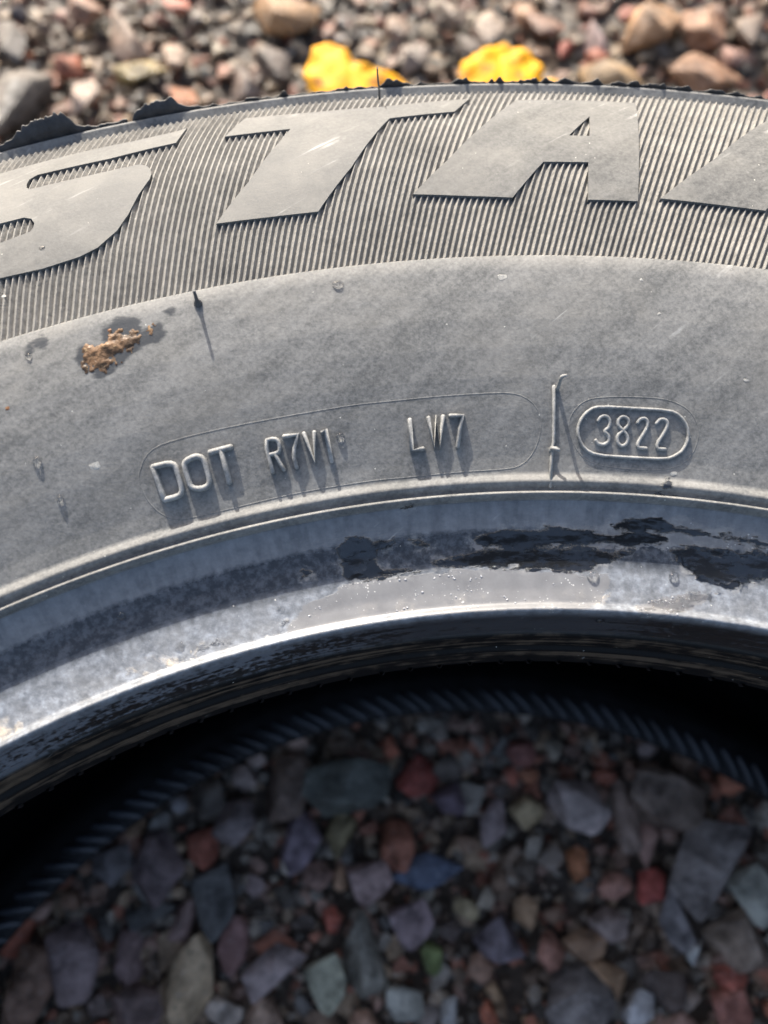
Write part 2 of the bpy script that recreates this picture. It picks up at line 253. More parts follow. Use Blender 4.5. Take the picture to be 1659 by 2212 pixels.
# ------------------------------------------------------------------ measured data: (radius mm, angle deg) on the sidewall
DATA = {'letters':[['S',[[(295.5,-14.679),(301.61,-14.201),(300.68,-14.636),(299.92,-16.255),(300.15,-17.671),(299.89,-19.546),(299.56,-21.404),(298.43,-23.01),(293.75,-23.596),(288.08,-23.591),(282.7,-23.046),(282.12,-21.561),(281.93,-20.652),(281.05,-20.396),(279.67,-20.313),(278.51,-20.39),(277.79,-20.525),(277.03,-21.69),(277.07,-23.728),(275.16,-24.279),(270.07,-24.647),(269.04,-21.964),(268.46,-20.375),(268.91,-18.963),(269.91,-18.226),(272.79,-17.385),(276.03,-16.869),(280.86,-16.326),(284.47,-15.851),(285.89,-15.755),(287.36,-15.769),(288.69,-15.874),(289.89,-16.113),(289.81,-18.213),(290.04,-20.312),(290.98,-20.411),(292.19,-20.401),(293.74,-20.283),(294.69,-19.975),(294.38,-17.233)]]],['T',[[(269.7,-13.676),(269.24,-11.664),(268.98,-9.725),(279.32,-8.164),(292.4,-6.632),(294.45,-6.364),(295.93,-3.781),(302.21,-3.036),(300.11,-6.489),(300.42,-9.209),(301.75,-11.928),(294.6,-12.806),(294.01,-10.263),(290.93,-10.595),(279.0,-12.128)]]],['A',[[(270.94,-5.963),(269.89,-4.029),(269.2,-2.084),(278.27,-0.706),(278.36,1.048),(268.84,0.868),(268.93,2.819),(282.04,3.085),(301.55,3.504),(301.59,1.173),(301.21,-1.177),(290.07,-2.781),(279.6,-4.37)],[(293.79,1.46),(286.36,0.463),(286.39,1.275)]]],['R',[[(269.89,3.715),(269.54,5.764),(269.34,7.769),(274.71,8.496),(274.68,9.733),(268.28,9.509),(268.03,11.455),(292.46,11.735),(298.33,11.087),(303.35,9.342),(299.08,8.604),(281.22,5.941)]]]],
'strokes':[['D',[(229.11,-18.352),(223.71,-18.286)],[(229.11,-18.352),(229.05,-17.64),(228.48,-17.446),(227.56,-17.427),(224.74,-17.417),(223.85,-17.538),(223.66,-17.799),(223.71,-18.286)]],['O',[(228.77,-16.943),(229.08,-16.501),(228.63,-16.263),(227.86,-16.198),(225.15,-16.18),(224.3,-16.242),(223.9,-16.457),(224.01,-16.818),(224.54,-17.023),(225.29,-17.057),(228.12,-17.082),(228.77,-16.943)]],['T',[(229.09,-15.87),(229.19,-14.96)],[(229.06,-15.408),(223.78,-15.385)]],['R',[(223.91,-13.426),(229.1,-13.49),(229.08,-13.068),(228.57,-12.915),(227.23,-12.915),(226.74,-13.066),(226.74,-13.414)],[(226.7,-13.172),(223.94,-12.928)]],['7',[(229.12,-12.643),(229.06,-12.053),(227.04,-12.297),(225.54,-12.395),(223.95,-12.356)]],['V',[(229.03,-11.769),(224.09,-11.522),(228.98,-11.317)]],['1',[(228.73,-10.977),(229.14,-10.825),(223.98,-10.768)]],['L',[(228.96,-7.106),(224.09,-7.147),(224.14,-6.632)]],['W',[(229.01,-6.286),(224.09,-6.147),(229.07,-5.96),(224.02,-5.896),(229.04,-5.635)]],['7',[(229.06,-5.318),(229.0,-4.773),(227.05,-4.936),(224.03,-5.075)]]],
'digits':[['3',[(227.86,1.215),(228.67,1.335),(228.71,1.597),(227.93,1.759),(226.8,1.716),(226.25,1.486),(225.68,1.709),(224.72,1.77),(223.95,1.541),(224.17,1.268),(224.74,1.153)]],['8',[(226.53,2.358),(227.19,2.107),(228.21,2.088),(228.83,2.296),(228.39,2.541),(227.44,2.586),(226.53,2.358),(225.58,2.102),(224.46,2.14),(223.85,2.349),(224.45,2.579),(225.51,2.583),(226.53,2.358)]],['2',[(227.84,2.956),(228.5,3.046),(228.71,3.26),(228.11,3.415),(226.98,3.389),(223.91,2.931),(223.84,3.442)]],['2',[(227.95,3.787),(228.62,3.899),(228.78,4.13),(228.19,4.287),(227.05,4.241),(223.97,3.797),(223.91,4.289)]]],
'pill':[(230.17,1.27),(230.1,2.75),(230.19,4.309),(229.53,4.761),(227.98,5.14),(226.1,5.266),(224.11,5.112),(223.04,4.79),(222.32,4.364),(222.17,2.746),(222.3,1.206),(223.3,0.65),(225.04,0.38),(226.65,0.32),(228.42,0.504),(229.67,0.841),(230.17,1.27)],
'pill_outer':[(231.33,0.65),(231.86,1.683),(232.04,2.972),(232.04,4.176),(230.86,5.067),(228.78,5.567),(226.59,5.732),(223.63,5.574),(221.52,5.108),(220.29,4.145),(220.27,2.324),(220.89,0.948),(223.42,0.199),(227.26,-0.102),(229.36,0.101),(231.33,0.65)],
'plate':[(229.21,-18.909),(231.09,-18.549),(232.09,-17.999),(232.37,-17.154),(232.38,-15.677),(232.29,-13.548),(232.25,-11.525),(232.39,-9.374),(232.27,-7.755),(232.35,-6.107),(232.39,-3.941),(232.42,-2.729),(231.78,-2.039),(230.13,-1.521),(227.88,-1.298),(225.32,-1.338),(222.76,-1.605),(220.82,-2.065),(219.95,-2.711),(219.88,-5.011),(219.72,-7.316),(219.89,-8.69),(219.87,-9.864),(219.85,-12.145),(219.73,-14.052),(219.61,-15.955),(219.75,-17.204),(219.91,-17.82),(220.67,-18.322),(222.27,-18.748),(224.62,-19.035),(227.16,-19.086),(228.45,-19.034),(229.21,-18.909)],
'seam':[(233.31,-0.76),(228.84,-0.738),(224.35,-0.726),(223.39,-0.793),(217.0,-0.899)],
'wet':[[(209.45,-11.238),(211.26,-10.807),(211.82,-10.173),(210.8,-9.473),(210.42,-8.332),(209.46,-8.297),(208.86,-8.73),(208.42,-9.269),(207.07,-9.421),(205.72,-9.129),(204.56,-7.217),(203.91,-7.239),(204.06,-11.017),(207.53,-11.128)],[(209.17,-4.742),(210.22,-3.5),(210.58,-0.917),(210.26,1.933),(210.56,4.759),(209.52,5.068),(208.11,4.17),(207.78,1.574),(206.89,-1.599),(207.65,-4.077)],[(205.95,-6.753),(207.17,-4.085),(207.45,0.887),(206.93,3.366),(204.75,2.28),(202.76,0.59),(203.87,-3.314),(204.35,-5.543),(204.8,-6.928)],[(211.49,2.04),(212.48,3.215),(213.66,4.631),(212.42,4.949),(211.74,6.179),(211.8,8.298),(211.41,9.634),(210.58,10.5),(210.54,7.575),(210.51,5.298),(210.45,3.551),(210.39,2.201)],[(207.94,5.129),(209.07,6.305),(209.37,8.442),(209.65,9.751),(206.8,11.135),(204.28,9.182),(202.23,8.248),(202.83,6.996),(204.39,6.018),(206.36,5.435)],[(210.05,-7.731),(209.36,-7.068),(208.79,-6.74),(208.13,-6.827),(208.52,-7.298)],[(207.37,-12.931),(207.0,-12.537),(206.55,-12.589),(206.72,-12.967)],[(217.95,4.127),(219.35,4.532),(218.43,4.826),(217.15,4.614),(217.09,4.349)],[(216.54,3.961),(216.77,5.05),(216.26,5.0),(215.46,4.136)],[(214.91,-7.927),(215.13,-7.272),(214.87,-7.361),(214.64,-7.746)]],
'damp':[[(203.81,-11.029),(203.67,-7.248),(204.02,-5.273),(203.62,-3.32),(202.54,0.868),(202.97,2.13),(201.24,2.19),(198.15,1.659),(196.11,0.844),(196.04,-4.98),(196.68,-9.228),(196.15,-13.518),(197.94,-14.3),(201.6,-13.249),(202.56,-11.791)],[(197.5,3.35),(198.83,4.492),(201.03,6.317),(201.37,7.567),(198.97,6.74),(196.23,5.493),(195.98,3.539)],[(211.29,2.179),(213.22,4.65),(211.84,9.603),(209.21,9.778),(208.35,4.979),(206.97,0.888),(207.28,-4.637),(209.54,-4.326),(210.58,-0.51)]],
'stain':[[(253.64,-18.798),(253.89,-18.448),(255.15,-18.1),(253.99,-17.385),(253.36,-17.226),(251.84,-17.306),(251.86,-16.917),(252.53,-16.494),(249.59,-16.5),(248.17,-16.824),(248.56,-17.586),(247.84,-17.726),(246.12,-18.517),(245.36,-19.155),(246.07,-19.55),(248.38,-19.982),(250.13,-19.964),(251.64,-19.729),(251.13,-18.989),(252.24,-18.781)],[(254.15,-16.269),(254.13,-15.931),(252.77,-16.07),(252.67,-16.196)],[(256.03,-21.731),(256.24,-21.156),(256.02,-20.53),(255.54,-20.271),(254.52,-20.394),(254.34,-20.759),(253.27,-20.75),(252.54,-21.082),(253.4,-21.313),(252.77,-21.708),(253.82,-21.604),(254.18,-21.371),(255.23,-21.456)]],
'mud':[(251.24,-19.776),(251.71,-19.437),(250.8,-18.911),(252.66,-18.565),(252.8,-18.124),(251.84,-17.403),(250.76,-17.363),(248.66,-17.677),(248.15,-18.001),(247.35,-18.441),(246.96,-18.856),(245.77,-19.129),(245.9,-19.415),(246.97,-19.736),(248.58,-19.969),(249.89,-19.955)],
'mud2':[(251.95,-17.106),(252.02,-16.86),(251.82,-16.579),(251.37,-16.894),(250.22,-16.881),(249.92,-17.019),(250.72,-17.123)],
'pools':[[[(207.5,5.247),(208.62,6.324),(209.02,8.463),(209.21,9.778),(206.94,10.994),(204.43,9.18),(202.38,8.247),(202.93,6.997),(204.51,6.045),(206.15,5.508)],0.75],[[(197.42,3.418),(198.74,4.52),(200.93,6.318),(201.24,7.498),(199.06,6.712),(196.5,5.445),(196.12,3.599)],0.5],[[(200.53,-20.61),(200.54,-19.799),(199.54,-18.94),(199.71,-18.345),(198.75,-17.121),(198.07,-16.93),(198.58,-18.07),(198.52,-18.775),(199.62,-19.866)],0.5],[[(202.38,-14.609),(202.04,-14.396),(201.06,-14.407),(199.94,-14.239),(199.05,-14.381),(199.56,-14.588),(200.74,-14.613),(201.79,-14.691)],0.55],[[(209.43,-11.198),(211.12,-10.788),(211.68,-10.166),(210.66,-9.479),(210.32,-8.404),(209.57,-8.361),(208.97,-8.753),(208.55,-9.36),(207.14,-9.556),(204.36,-10.863),(207.26,-11.073)],0.35]],
'drops':[(235.43,-22.7),(228.77,-22.384),(227.68,-10.23),(253.25,-9.394),(273.04,-20.219),(252.36,-21.69),(202.51,1.297),(203.21,5.344),(195.22,1.765),(208.59,-21.799)],
'flakes':[(252.37,-2.776),(231.88,-20.571),(252.35,2.828),(246.29,3.587),(236.39,7.395),(265.27,-21.987),(220.12,4.789),(244.99,-23.053)],
'crust':[(199.53,-18.708),(200.52,-17.708),(195.97,-22.86),(196.18,-21.198),(195.86,-0.968),(198.39,4.06),(199.94,7.788)]}

# ------------------------------------------------------------------ tyre section
PROF = np.array([(190.5,-39.8),(191.2,-37),(191.6,-33.8),(192.6,-33),(193.4,-28.2),(194.2,-27.5),(195.0,-22.8),(195.4,-19.4),(195.8,-17.9),(196.2,-17.5),(196.8,-17.9),(197.4,-18.5),(200,-18.5),(205,-18.0),(208,-17.2),(211,-15.8),(213.5,-14.5),(214.9,-13.7),(215.15,-12.4),(215.5,-11.6),(215.85,-11.75),(216.45,-12.75),(216.8,-12.4),(217.2,-11.6),(217.7,-11.25),(218.4,-11.4),(219.2,-11.65),(220.0,-11.35),(222,-10.6),(225,-9.3),(230,-7.15),(235,-5.2),(240,-3.5),(245,-2.05),(250,-0.9),(254,-0.2),(256.5,0),(260,0.1),(265,0.25),(270,0.25),(275,-0.05),(280,-0.65),(285,-1.55),(290,-2.85),(295,-4.45),(300,-6.45),(307.2,-9.7),(307.7,-10.7),(308.0,-10.75),(308.8,-9.7),(309.4,-9.75),(310.3,-10.6),(311.5,-12.3)]
)
def z_of(r): return np.interp(r, PROF[:, 0], PROF[:, 1])
def S(r, th, h=0.0):
    """world point (m) on the smooth upper sidewall: radius mm, angle deg clockwise from +Y, h mm along the normal"""
    r = np.asarray(r, float); a = np.radians(np.asarray(th, float)); h = np.asarray(h, float)
    dz = (z_of(r + .6) - z_of(r - .6)) / 1.2; q = np.sqrt(1 + dz * dz)
    rr = r - h * dz / q; zz = z_of(r) + h / q
    return np.stack([rr * np.sin(a), rr * np.cos(a), zz + Z0 * 1000], -1) / 1000

RIB_DEPTH, PITCH_DEG, RIB_SLANT = .70, .25, .0632
RIB_IN, RIB_OUT = 256.75, 307.1
TH_A, TH_B = -36.0, 22.0                     # finely meshed stretch of the ring
def theta_columns():
    fine = np.arange(TH_A, TH_B + 1e-6, .12); rest = np.arange(TH_B, TH_A + 360, 1.5)[1:]
    return np.concatenate([fine, rest])
THC = theta_columns()
def resample(pts, step):
    pts = np.asarray(pts, float); out = []
    for a, b in zip(pts, pts[1:]):
        n = max(1, int(math.ceil(np.hypot(*(b - a)) / step)))
        for k in range(n): out.append(a + (b - a) * k / n)
    out.append(pts[-1]); return np.array(out)
def smooth_profile(pts, it):
    p = np.array(pts)
    for _ in range(it):
        q = p.copy(); q[1:-1] = .25 * p[:-2] + .5 * p[1:-1] + .25 * p[2:]; p = q
    return p
def revolve(prof, cols):
    nr, nc = len(prof), len(cols); a = np.radians(cols)[:, None]
    r = prof[None, :, 0]; V = np.stack([r * np.sin(a), r * np.cos(a), np.broadcast_to(prof[None, :, 1] + Z0 * 1000, (nc, nr))], -1) / 1000
    i = np.arange(nc)[:, None]; j = np.arange(nr - 1)[None, :]; i2 = (i + 1) % nc
    F = np.stack(np.broadcast_arrays(i * nr + j, i2 * nr + j, i2 * nr + j + 1, i * nr + j + 1), -1).reshape(-1, 4)
    return V.reshape(-1, 3), F, np.broadcast_to(r, (nc, nr)).ravel(), np.broadcast_to(cols[:, None], (nc, nr)).ravel()

def sdf(polys, R, TH):
    """signed distance (mm, inside positive) to polygons given as (r, theta)"""
    D = np.full(len(R), -9.0)
    for poly in polys:
        P = np.array(poly); rm = P[:, 0].mean(); k = math.radians(1) * rm
        Q = np.stack([P[:, 1] * k, P[:, 0]], -1)
        near = np.where((R > P[:, 0].min() - 3) & (R < P[:, 0].max() + 3) & (TH > P[:, 1].min() - .9) & (TH < P[:, 1].max() + .9))[0]
        if not len(near): continue
        X = np.stack([TH[near] * k, R[near]], -1); dm = np.full(len(near), 1e9); ins = np.zeros(len(near), bool)
        for A, B in zip(Q, np.roll(Q, -1, 0)):
            e = B - A; w = X - A; tt = np.clip((w @ e) / (e @ e + 1e-12), 0, 1)
            dm = np.minimum(dm, np.hypot(*(w - tt[:, None] * e).T))
            c = (A[1] > X[:, 1]) != (B[1] > X[:, 1])
            xx = A[0] + (X[:, 1] - A[1]) / (B[1] - A[1] + 1e-12) * e[0]; ins ^= c & (X[:, 0] < xx)
        D[near] = np.maximum(D[near], np.where(ins, dm, -dm))
    return D

tyre = bpy.data.objects.new('car_tyre', None); COL.objects.link(tyre); tyre.empty_display_size = .1
tag(tyre, 'dusty black car tyre lying flat on wet gravel, raised STA letters on its ribbed sidewall', 'tyre')

def ring_part(name, prof, mat, step=None, cols=THC, masks=False, parent=tyre, smooth=2):
    p = resample(prof, step) if step else np.array(prof, float)
    if smooth: p = smooth_profile(p, smooth)
    V, F, R, TH = revolve(p, cols)
    me = mesh_np(name, V, F)
    attr(me, 'radius', R); attr(me, 'arc', TH * 3.6)
    if masks:
        for k in ('wet', 'damp', 'stain'): attr(me, k, sdf(DATA[k], R, TH) + 9.0)
    return link(name, me, parent, mat)

low = lambda a, b: [tuple(x) for x in PROF if a <= x[0] <= b]
SPLIT = 214.9
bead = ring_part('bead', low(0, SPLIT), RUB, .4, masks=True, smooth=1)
side_prof = low(SPLIT, 256.0) + [(256.5, 0.0), (256.68, -.06)] + [(256.78, -RIB_DEPTH)] + \
    [(r, z_of(r) - RIB_DEPTH) for r in np.arange(258, 307.1, 1.5)] + [(307.25, z_of(307.2) - RIB_DEPTH)] + low(307.5, 312)
sp = resample(side_prof[:len(low(SPLIT, 256.0))], .5)
side_prof = np.array([tuple(x) for x in sp] + side_prof[len(low(SPLIT, 256.0)):])
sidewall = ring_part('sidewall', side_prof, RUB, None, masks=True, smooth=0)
COARSE = np.arange(0, 360, 1.5)
mid = -99.0; mir = lambda L: [(r, 2 * mid - z) for r, z in reversed(L)]
shoulder = [(311.5, -12.3), (313.5, -16), (316, -24), (317.5, -36)]
tread = shoulder + [(318.2, -50), (318.4, -58), (312, -58.6), (312, -66), (318.7, -66.6), (319, -82), (312.5, -82.6), (312.5, -91), (319.2, -91.6), (319.2, -99)]
tread = tread + mir(tread)[1:]
ring_part('tread', tread, RUB, 2.5, COARSE, smooth=0)
ring_part('lower_sidewall', mir([tuple(x) for x in PROF if x[0] >= 195.4]), RUB, 1.2, COARSE, smooth=1)
ring_part('lower_bead', mir([tuple(x) for x in PROF if x[0] <= 195.4]), LINER, .8, np.arange(0, 360, .75), smooth=1)
liner = [(190.5, -39.8), (190.9, -41.2), (193, -42), (199, -39), (206, -33.5), (214, -26), (222, -20.5), (235, -14), (250, -9.5), (262, -8.6), (280, -11), (292, -16), (299, -24), (303, -38), (305, -60), (306, -99)]
low_liner = [(306, -99), (305, -138), (303, -160), (299, -174), (292, -182), (280, -187), (262, -189.4), (250, -188.5), (235, -184), (222, -177), (214, -169), (208, -160.5), (203, -156.8), (197, -155.9), (192.4, -156.6), (190.8, -157.4), (190.5, -158.2)]
inner = ring_part('inner_liner', liner + low_liner[1:], LINER, 1.5, np.arange(0, 360, .75), smooth=2)

# --- radial ribs: one mesh, shared by every rib
def rib_mesh(rows):
    rs = np.linspace(RIB_IN - .1, RIB_OUT + .15, rows); V = []
    for r in rs:
        th = (r - RIB_IN) * RIB_SLANT; hw = .5 * PITCH_DEG * .99
        hh = RIB_DEPTH + .02
        for f, h in ((-1, -.76), (-.12, 0.0), (.12, 0.0), (1, -.76)):
            V.append(S(r, th + f * hw, h))
    F = [(4 * i + j, 4 * i + j + 1, 4 * i + j + 5, 4 * i + j + 4) for i in range(rows - 1) for j in range(3)]
    F += [(0, 3, 2, 1), (4 * rows - 4, 4 * rows - 3, 4 * rows - 2, 4 * rows - 1)]
    return np.array(V), np.array(F)
RV, RF = rib_mesh(10)
rme = mesh_np('rib', RV, RF[:, ::-1], smooth=False)
n_rib = int((20 + 38) / PITCH_DEG)
for i in range(n_rib):
    o = link('rib', rme, sidewall, RIBM); o.rotation_euler.z = -math.radians(-38 + i * PITCH_DEG)
restV, restF = [], []; k = 0
R5, F5 = rib_mesh(5)
for i in range(n_rib, int(360 / PITCH_DEG)):
    a = -math.radians(-38 + i * PITCH_DEG); c, s = math.cos(a), math.sin(a)
    restV.append(np.stack([R5[:, 0] * c - R5[:, 1] * s, R5[:, 0] * s + R5[:, 1] * c, R5[:, 2]], -1)); restF.append(F5[:, ::-1] + k); k += len(R5)
tag(link('ribs_beyond', mesh_np('ribs_beyond', np.concatenate(restV), np.concatenate(restF), False), sidewall, RIBM), kind='stuff')

# --- big flat letters
def slab(name, polys, h_top, h_bot, parent, mat):
    rm = np.array(polys[0])[:, 0].mean(); k = math.radians(1) * rm
    loops = [[Vector((th * k, r, 0)) for r, th in p] for p in polys]
    flat = [v for L in loops for v in L]
    bm = bmesh.new(); vs_ = [bm.verts.new(v) for v in flat]
    for tri in tessellate_polygon(loops):
        try: bm.faces.new([vs_[i] for i in tri])
        except ValueError: pass
    bmesh.ops.recalc_face_normals(bm, faces=bm.faces[:])
    if bm.faces[:][0].normal.z < 0: bmesh.ops.reverse_faces(bm, faces=bm.faces[:])
    ys = [v.y for v in flat]; xs = [v.x for v in flat]
    for y in np.arange(min(ys) + 1.5, max(ys), 1.5):
        bmesh.ops.bisect_plane(bm, geom=bm.verts[:] + bm.edges[:] + bm.faces[:], plane_co=(0, y, 0), plane_no=(0, 1, 0))
    for x in np.arange(min(xs) + 4, max(xs), 4):
        bmesh.ops.bisect_plane(bm, geom=bm.verts[:] + bm.edges[:] + bm.faces[:], plane_co=(x, 0, 0), plane_no=(1, 0, 0))
    top = bm.faces[:]
    be = [e for e in bm.edges if len(e.link_faces) == 1]
    ex = bmesh.ops.extrude_edge_only(bm, edges=be)
    newv = [g for g in ex['geom'] if isinstance(g, bmesh.types.BMVert)]
    side = [g for g in ex['geom'] if isinstance(g, bmesh.types.BMFace)]
    for v in newv: v.co.z = 1
    for f in top: f.smooth = True
    for v in bm.verts:
        p = S(v.co.y, v.co.x / k, h_bot if v.co.z > .5 else h_top); v.co = p
    bmesh.ops.recalc_face_normals(bm, faces=bm.faces[:])
    for e in be: e.smooth = False
    me = bpy.data.meshes.new(name); bm.to_mesh(me); bm.free()
    return link(name, me, parent, mat)
for nm, polys in DATA['letters']:
    o = slab('raised_letter', polys, .24, -.75, sidewall, RUB_WORN); o['label'] = 'smooth raised capital letter ' + nm + ' on the ribbed band'

# --- fine raised characters and lines
def chaikin(P, it, closed):
    P = np.array(P, float)
    for _ in range(it):
        A, B = (P, np.roll(P, -1, 0)) if closed else (P[:-1], P[1:])
        Q = np.empty((2 * len(A), 2)); Q[0::2] = .75 * A + .25 * B; Q[1::2] = .25 * A + .75 * B
        P = Q if closed else np.vstack([P[:1], Q, P[-1:]])
    return P
def bar(lines, width, height, name, parent=sidewall, mat=RUB_TOP, rounds=2):
    V, F = [], []
    for ln in lines:
        P = np.array(ln, float); closed = np.allclose(P[0], P[-1])
        if closed: P = P[:-1]
        rm = P[:, 0].mean(); k = math.radians(1) * rm
        Q = np.stack([P[:, 1] * k, P[:, 0]], -1)
        if rounds: Q = chaikin(Q, rounds, closed)
        d = np.roll(Q, -1, 0) - np.roll(Q, 1, 0) if closed else np.gradient(Q, axis=0)
        d /= np.linalg.norm(d, axis=1)[:, None] + 1e-9; nrm = np.stack([-d[:, 1], d[:, 0]], -1)
        sec = [(-.54, -.25), (-.45, .55), (-.30, .93), (0, 1.0), (.30, .93), (.45, .55), (.54, -.25)]
        rows = [(Q[i], nrm[i], 1.0) for i in range(len(Q))]
        if not closed:
            rows = [(Q[0] - d[0] * width * .42, nrm[0], .45), (Q[0] - d[0] * width * .22, nrm[0], .85)] + rows + \
                   [(Q[-1] + d[-1] * width * .22, nrm[-1], .85), (Q[-1] + d[-1] * width * .42, nrm[-1], .45)]
        b = len(V); m = len(sec); n = len(rows)
        for q, nn, sc in rows:
            for a, h in sec:
                p = q + nn * a * width * sc; V.append(S(p[1], p[0] / k, height * (h * sc if h > 0 else h)))
        for i in range(n if closed else n - 1):
            for j in range(m - 1):
                i2 = (i + 1) % n; F.append((b + i * m + j, b + i * m + j + 1, b + i2 * m + j + 1, b + i2 * m + j))
    me = mesh_np(name, V, F); bm = bmesh.new(); bm.from_mesh(me); bmesh.ops.recalc_face_normals(bm, faces=bm.faces[:]); bm.to_mesh(me); bm.free()
    return link(name, me, parent, mat)
curvy = {'D': 1, 'O': 2, 'R': 1}
for item in DATA['strokes']:
    nm = item[0]; big = nm in 'DO' or (nm == 'T')
    o = bar(item[1:], .98 if big else .78, 1.10 if big else 1.0, 'raised_character', rounds=curvy.get(nm, 0)); o['label'] = 'small moulded character ' + nm
for nm, pts in DATA['digits']:
    o = bar([pts], .62, .42, 'raised_character', rounds=2); o['label'] = 'small moulded date digit ' + nm
bar([DATA['pill']], .55, .50, 'date_plate_rim', rounds=1)
bar([DATA['pill_outer']], .20, .035, 'mould_line', mat=RUB, rounds=2)
bar([DATA['plate']], .20, .035, 'mould_line', mat=RUB, rounds=1)
bar([DATA['seam']], .55, .55, 'mould_seam', rounds=0)

# --- vent spew threads
def thread(pts, radii, name, parent=sidewall, mat=SPEW, seg=8):
    P = np.array(pts, float); V, F = [], []
    T = np.gradient(P, axis=0); T /= np.linalg.norm(T, axis=1)[:, None]
    for i, (p, tn, r) in enumerate(zip(P, T, radii)):
        a = np.cross(tn, (.3, .9, .2)); a /= np.linalg.norm(a); b = np.cross(tn, a)
        for s_ in range(seg):
            w = 2 * math.pi * s_ / seg; V.append(p + r * (math.cos(w) * a + math.sin(w) * b))
    n = len(P)
    F = [(i * seg + s_, i * seg + (s_ + 1) % seg, (i + 1) * seg + (s_ + 1) % seg, (i + 1) * seg + s_) for i in range(n - 1) for s_ in range(seg)]
    me = mesh_np(name, V, F); bm = bmesh.new(); bm.from_mesh(me)
    bm.verts.ensure_lookup_table(); bm.faces.new([bm.verts[(n - 1) * seg + s_] for s_ in range(seg)])
    bmesh.ops.recalc_face_normals(bm, faces=bm.faces[:]); bm.to_mesh(me); bm.free()
    return link(name, me, parent, mat)
def spew(r, th, pts, radii):
    base = S(r, th, -.1); return thread([base + np.array(p) / 1000 for p in pts], [x / 1000 for x in radii], 'vent_thread', mat=RUB_TOP if -4 < th < 0 and r < 250 else SPEW)
spew(253.97, -14.953, [(0, 0, 0), (0, 0, 0.5), (0.02, 0, 1.1), (0.05, 0.02, 2.2), (0.1, 0.05, 3.8)], [0.8, 0.7, 0.36, 0.3, 0.27])
spew(232.78, -0.619, [(0, 0, 0), (0, 0.05, 1.5), (-0.15, 0.1, 3.4), (-0.1, 0.1, 4.3), (0.15, 0.15, 4.6), (0.7, 0.2, 4.7)], [0.42, 0.33, 0.3, 0.34, 0.3, 0.2])
spew(222.82, -0.845, [(0, 0, 0), (0, 0.2, 0.9), (0.45, -0.1, 1.5), (1.2, -0.6, 1.7)], [0.42, 0.36, 0.36, 0.3])
spew(305.48, -6.553, [(0, 0, 0), (-0.1, 0.3, 2), (-0.35, 0.3, 4.5), (-0.5, 0.2, 7.2)], [0.3, 0.22, 0.2, 0.16])

# --- torn mould flash standing on the outer edge
def flash(pts, lean, name, thick=.35, step=.06):
    """pts: (theta, height mm); a thin ragged sheet rising from the outer ridge"""
    P = np.array(pts); th = np.arange(P[0, 0], P[-1, 0] + 1e-6, step); hh = np.interp(th, P[:, 0], P[:, 1])
    jit = rng.normal(0, 1, len(th)); jit = np.convolve(jit, [.25, .5, .25], 'same'); hh = np.maximum(.05, hh * (1 + .12 * jit) + .08 * jit)
    V, F = [], []; rows = 5
    for t_, h in zip(th, hh):
        for q in range(rows):
            f = q / (rows - 1); zz = -10.2 + (h + .3) * f; rr = 309.9 + lean * h * f * f + .12 * math.sin(t_ * 9)
            for s_ in (-.5, .5):
                a = math.radians(t_); R_ = rr + s_ * thick * (1 - .5 * f); V.append((R_ * math.sin(a) / 1000, R_ * math.cos(a) / 1000, (zz + 200) / 1000))
    m = rows * 2
    for i in range(len(th) - 1):
        for q in range(rows - 1):
            for s_ in (0, 1):
                a = i * m + q * 2 + s_; F.append((a, a + m, a + m + 2, a + 2))
        F.append((i * m + m - 2, i * m + 2 * m - 2, i * m + 2 * m - 1, i * m + m - 1))
    me = mesh_np(name, V, F); bm = bmesh.new(); bm.from_mesh(me); bmesh.ops.recalc_face_normals(bm, faces=bm.faces[:]); bm.to_mesh(me); bm.free()
    return link(name, me, tyre, TORN)
flash([(-21.9,.3),(-21.35,.7),(-20.85,1.6),(-20.5,2.4),(-20.3,3.1),(-19.75,3.5),(-19.25,3.5),(-18.7,3.6),(-18.5,2.3),(-18.35,1.3),(-18.0,.6),(-17.4,.3),(-16.4,.3)], .5, 'torn_flap')['label'] = 'large torn black rubber flap standing on the outer edge'
flash([(-16.25,.2),(-16.1,1.1),(-15.85,2.0),(-15.2,2.3),(-14.55,2.6),(-14.35,1.5),(-13.95,.5),(-13.3,.15)], .5, 'torn_flap')['label'] = 'smaller torn black rubber flap right of the large one'
fr = [(-13.3, .25)]; x_ = -13.2
while x_ < 13:
    fr.append((x_, max(.0, random.gauss(.05, .25) if random.random() < .75 else random.uniform(.5, 1.2)))); x_ += random.uniform(.10, .45)
fr = [(a, max(b, 2.1 - 4 * abs(a + 6.0)) if abs(a + 6.0) < .6 else b) for a, b in fr]
flash(fr, .2, 'ragged_fringe', .3, .05)

# --- vent ridges on the liner: nubs along the upper toe, slanted bars inside the lower bead
def ridge_bar(pts, w, h, name):
    """pts on the section (r,z mm, theta deg); raised along (inward/up)"""
    V, F = [], []
    P = [np.array([r * math.sin(math.radians(a)), r * math.cos(math.radians(a)), z + 200]) for r, z, a in pts]
    for i, p in enumerate(P):
        tn = P[min(i + 1, len(P) - 1)] - P[max(i - 1, 0)]; tn /= np.linalg.norm(tn)
        a = math.radians(pts[i][2]); tg = np.array([math.cos(a), -math.sin(a), 0]); nn = np.cross(tn, tg)
        if nn @ np.array([-math.sin(a), -math.cos(a), .6]) < 0: nn = -nn
        nn /= np.linalg.norm(nn); sd = np.cross(nn, tn); e = .55 if i in (0, len(P) - 1) else 1
        for u, v in ((-.5, -.3), (-.32, .7), (0, 1), (.32, .7), (.5, -.3)): V.append((p + sd * u * w * e + nn * v * h * e) / 1000)
    F = [(5 * i + j, 5 * i + j + 1, 5 * i + j + 6, 5 * i + j + 5) for i in range(len(P) - 1) for j in range(4)]
    return mesh_np(name, V, F)
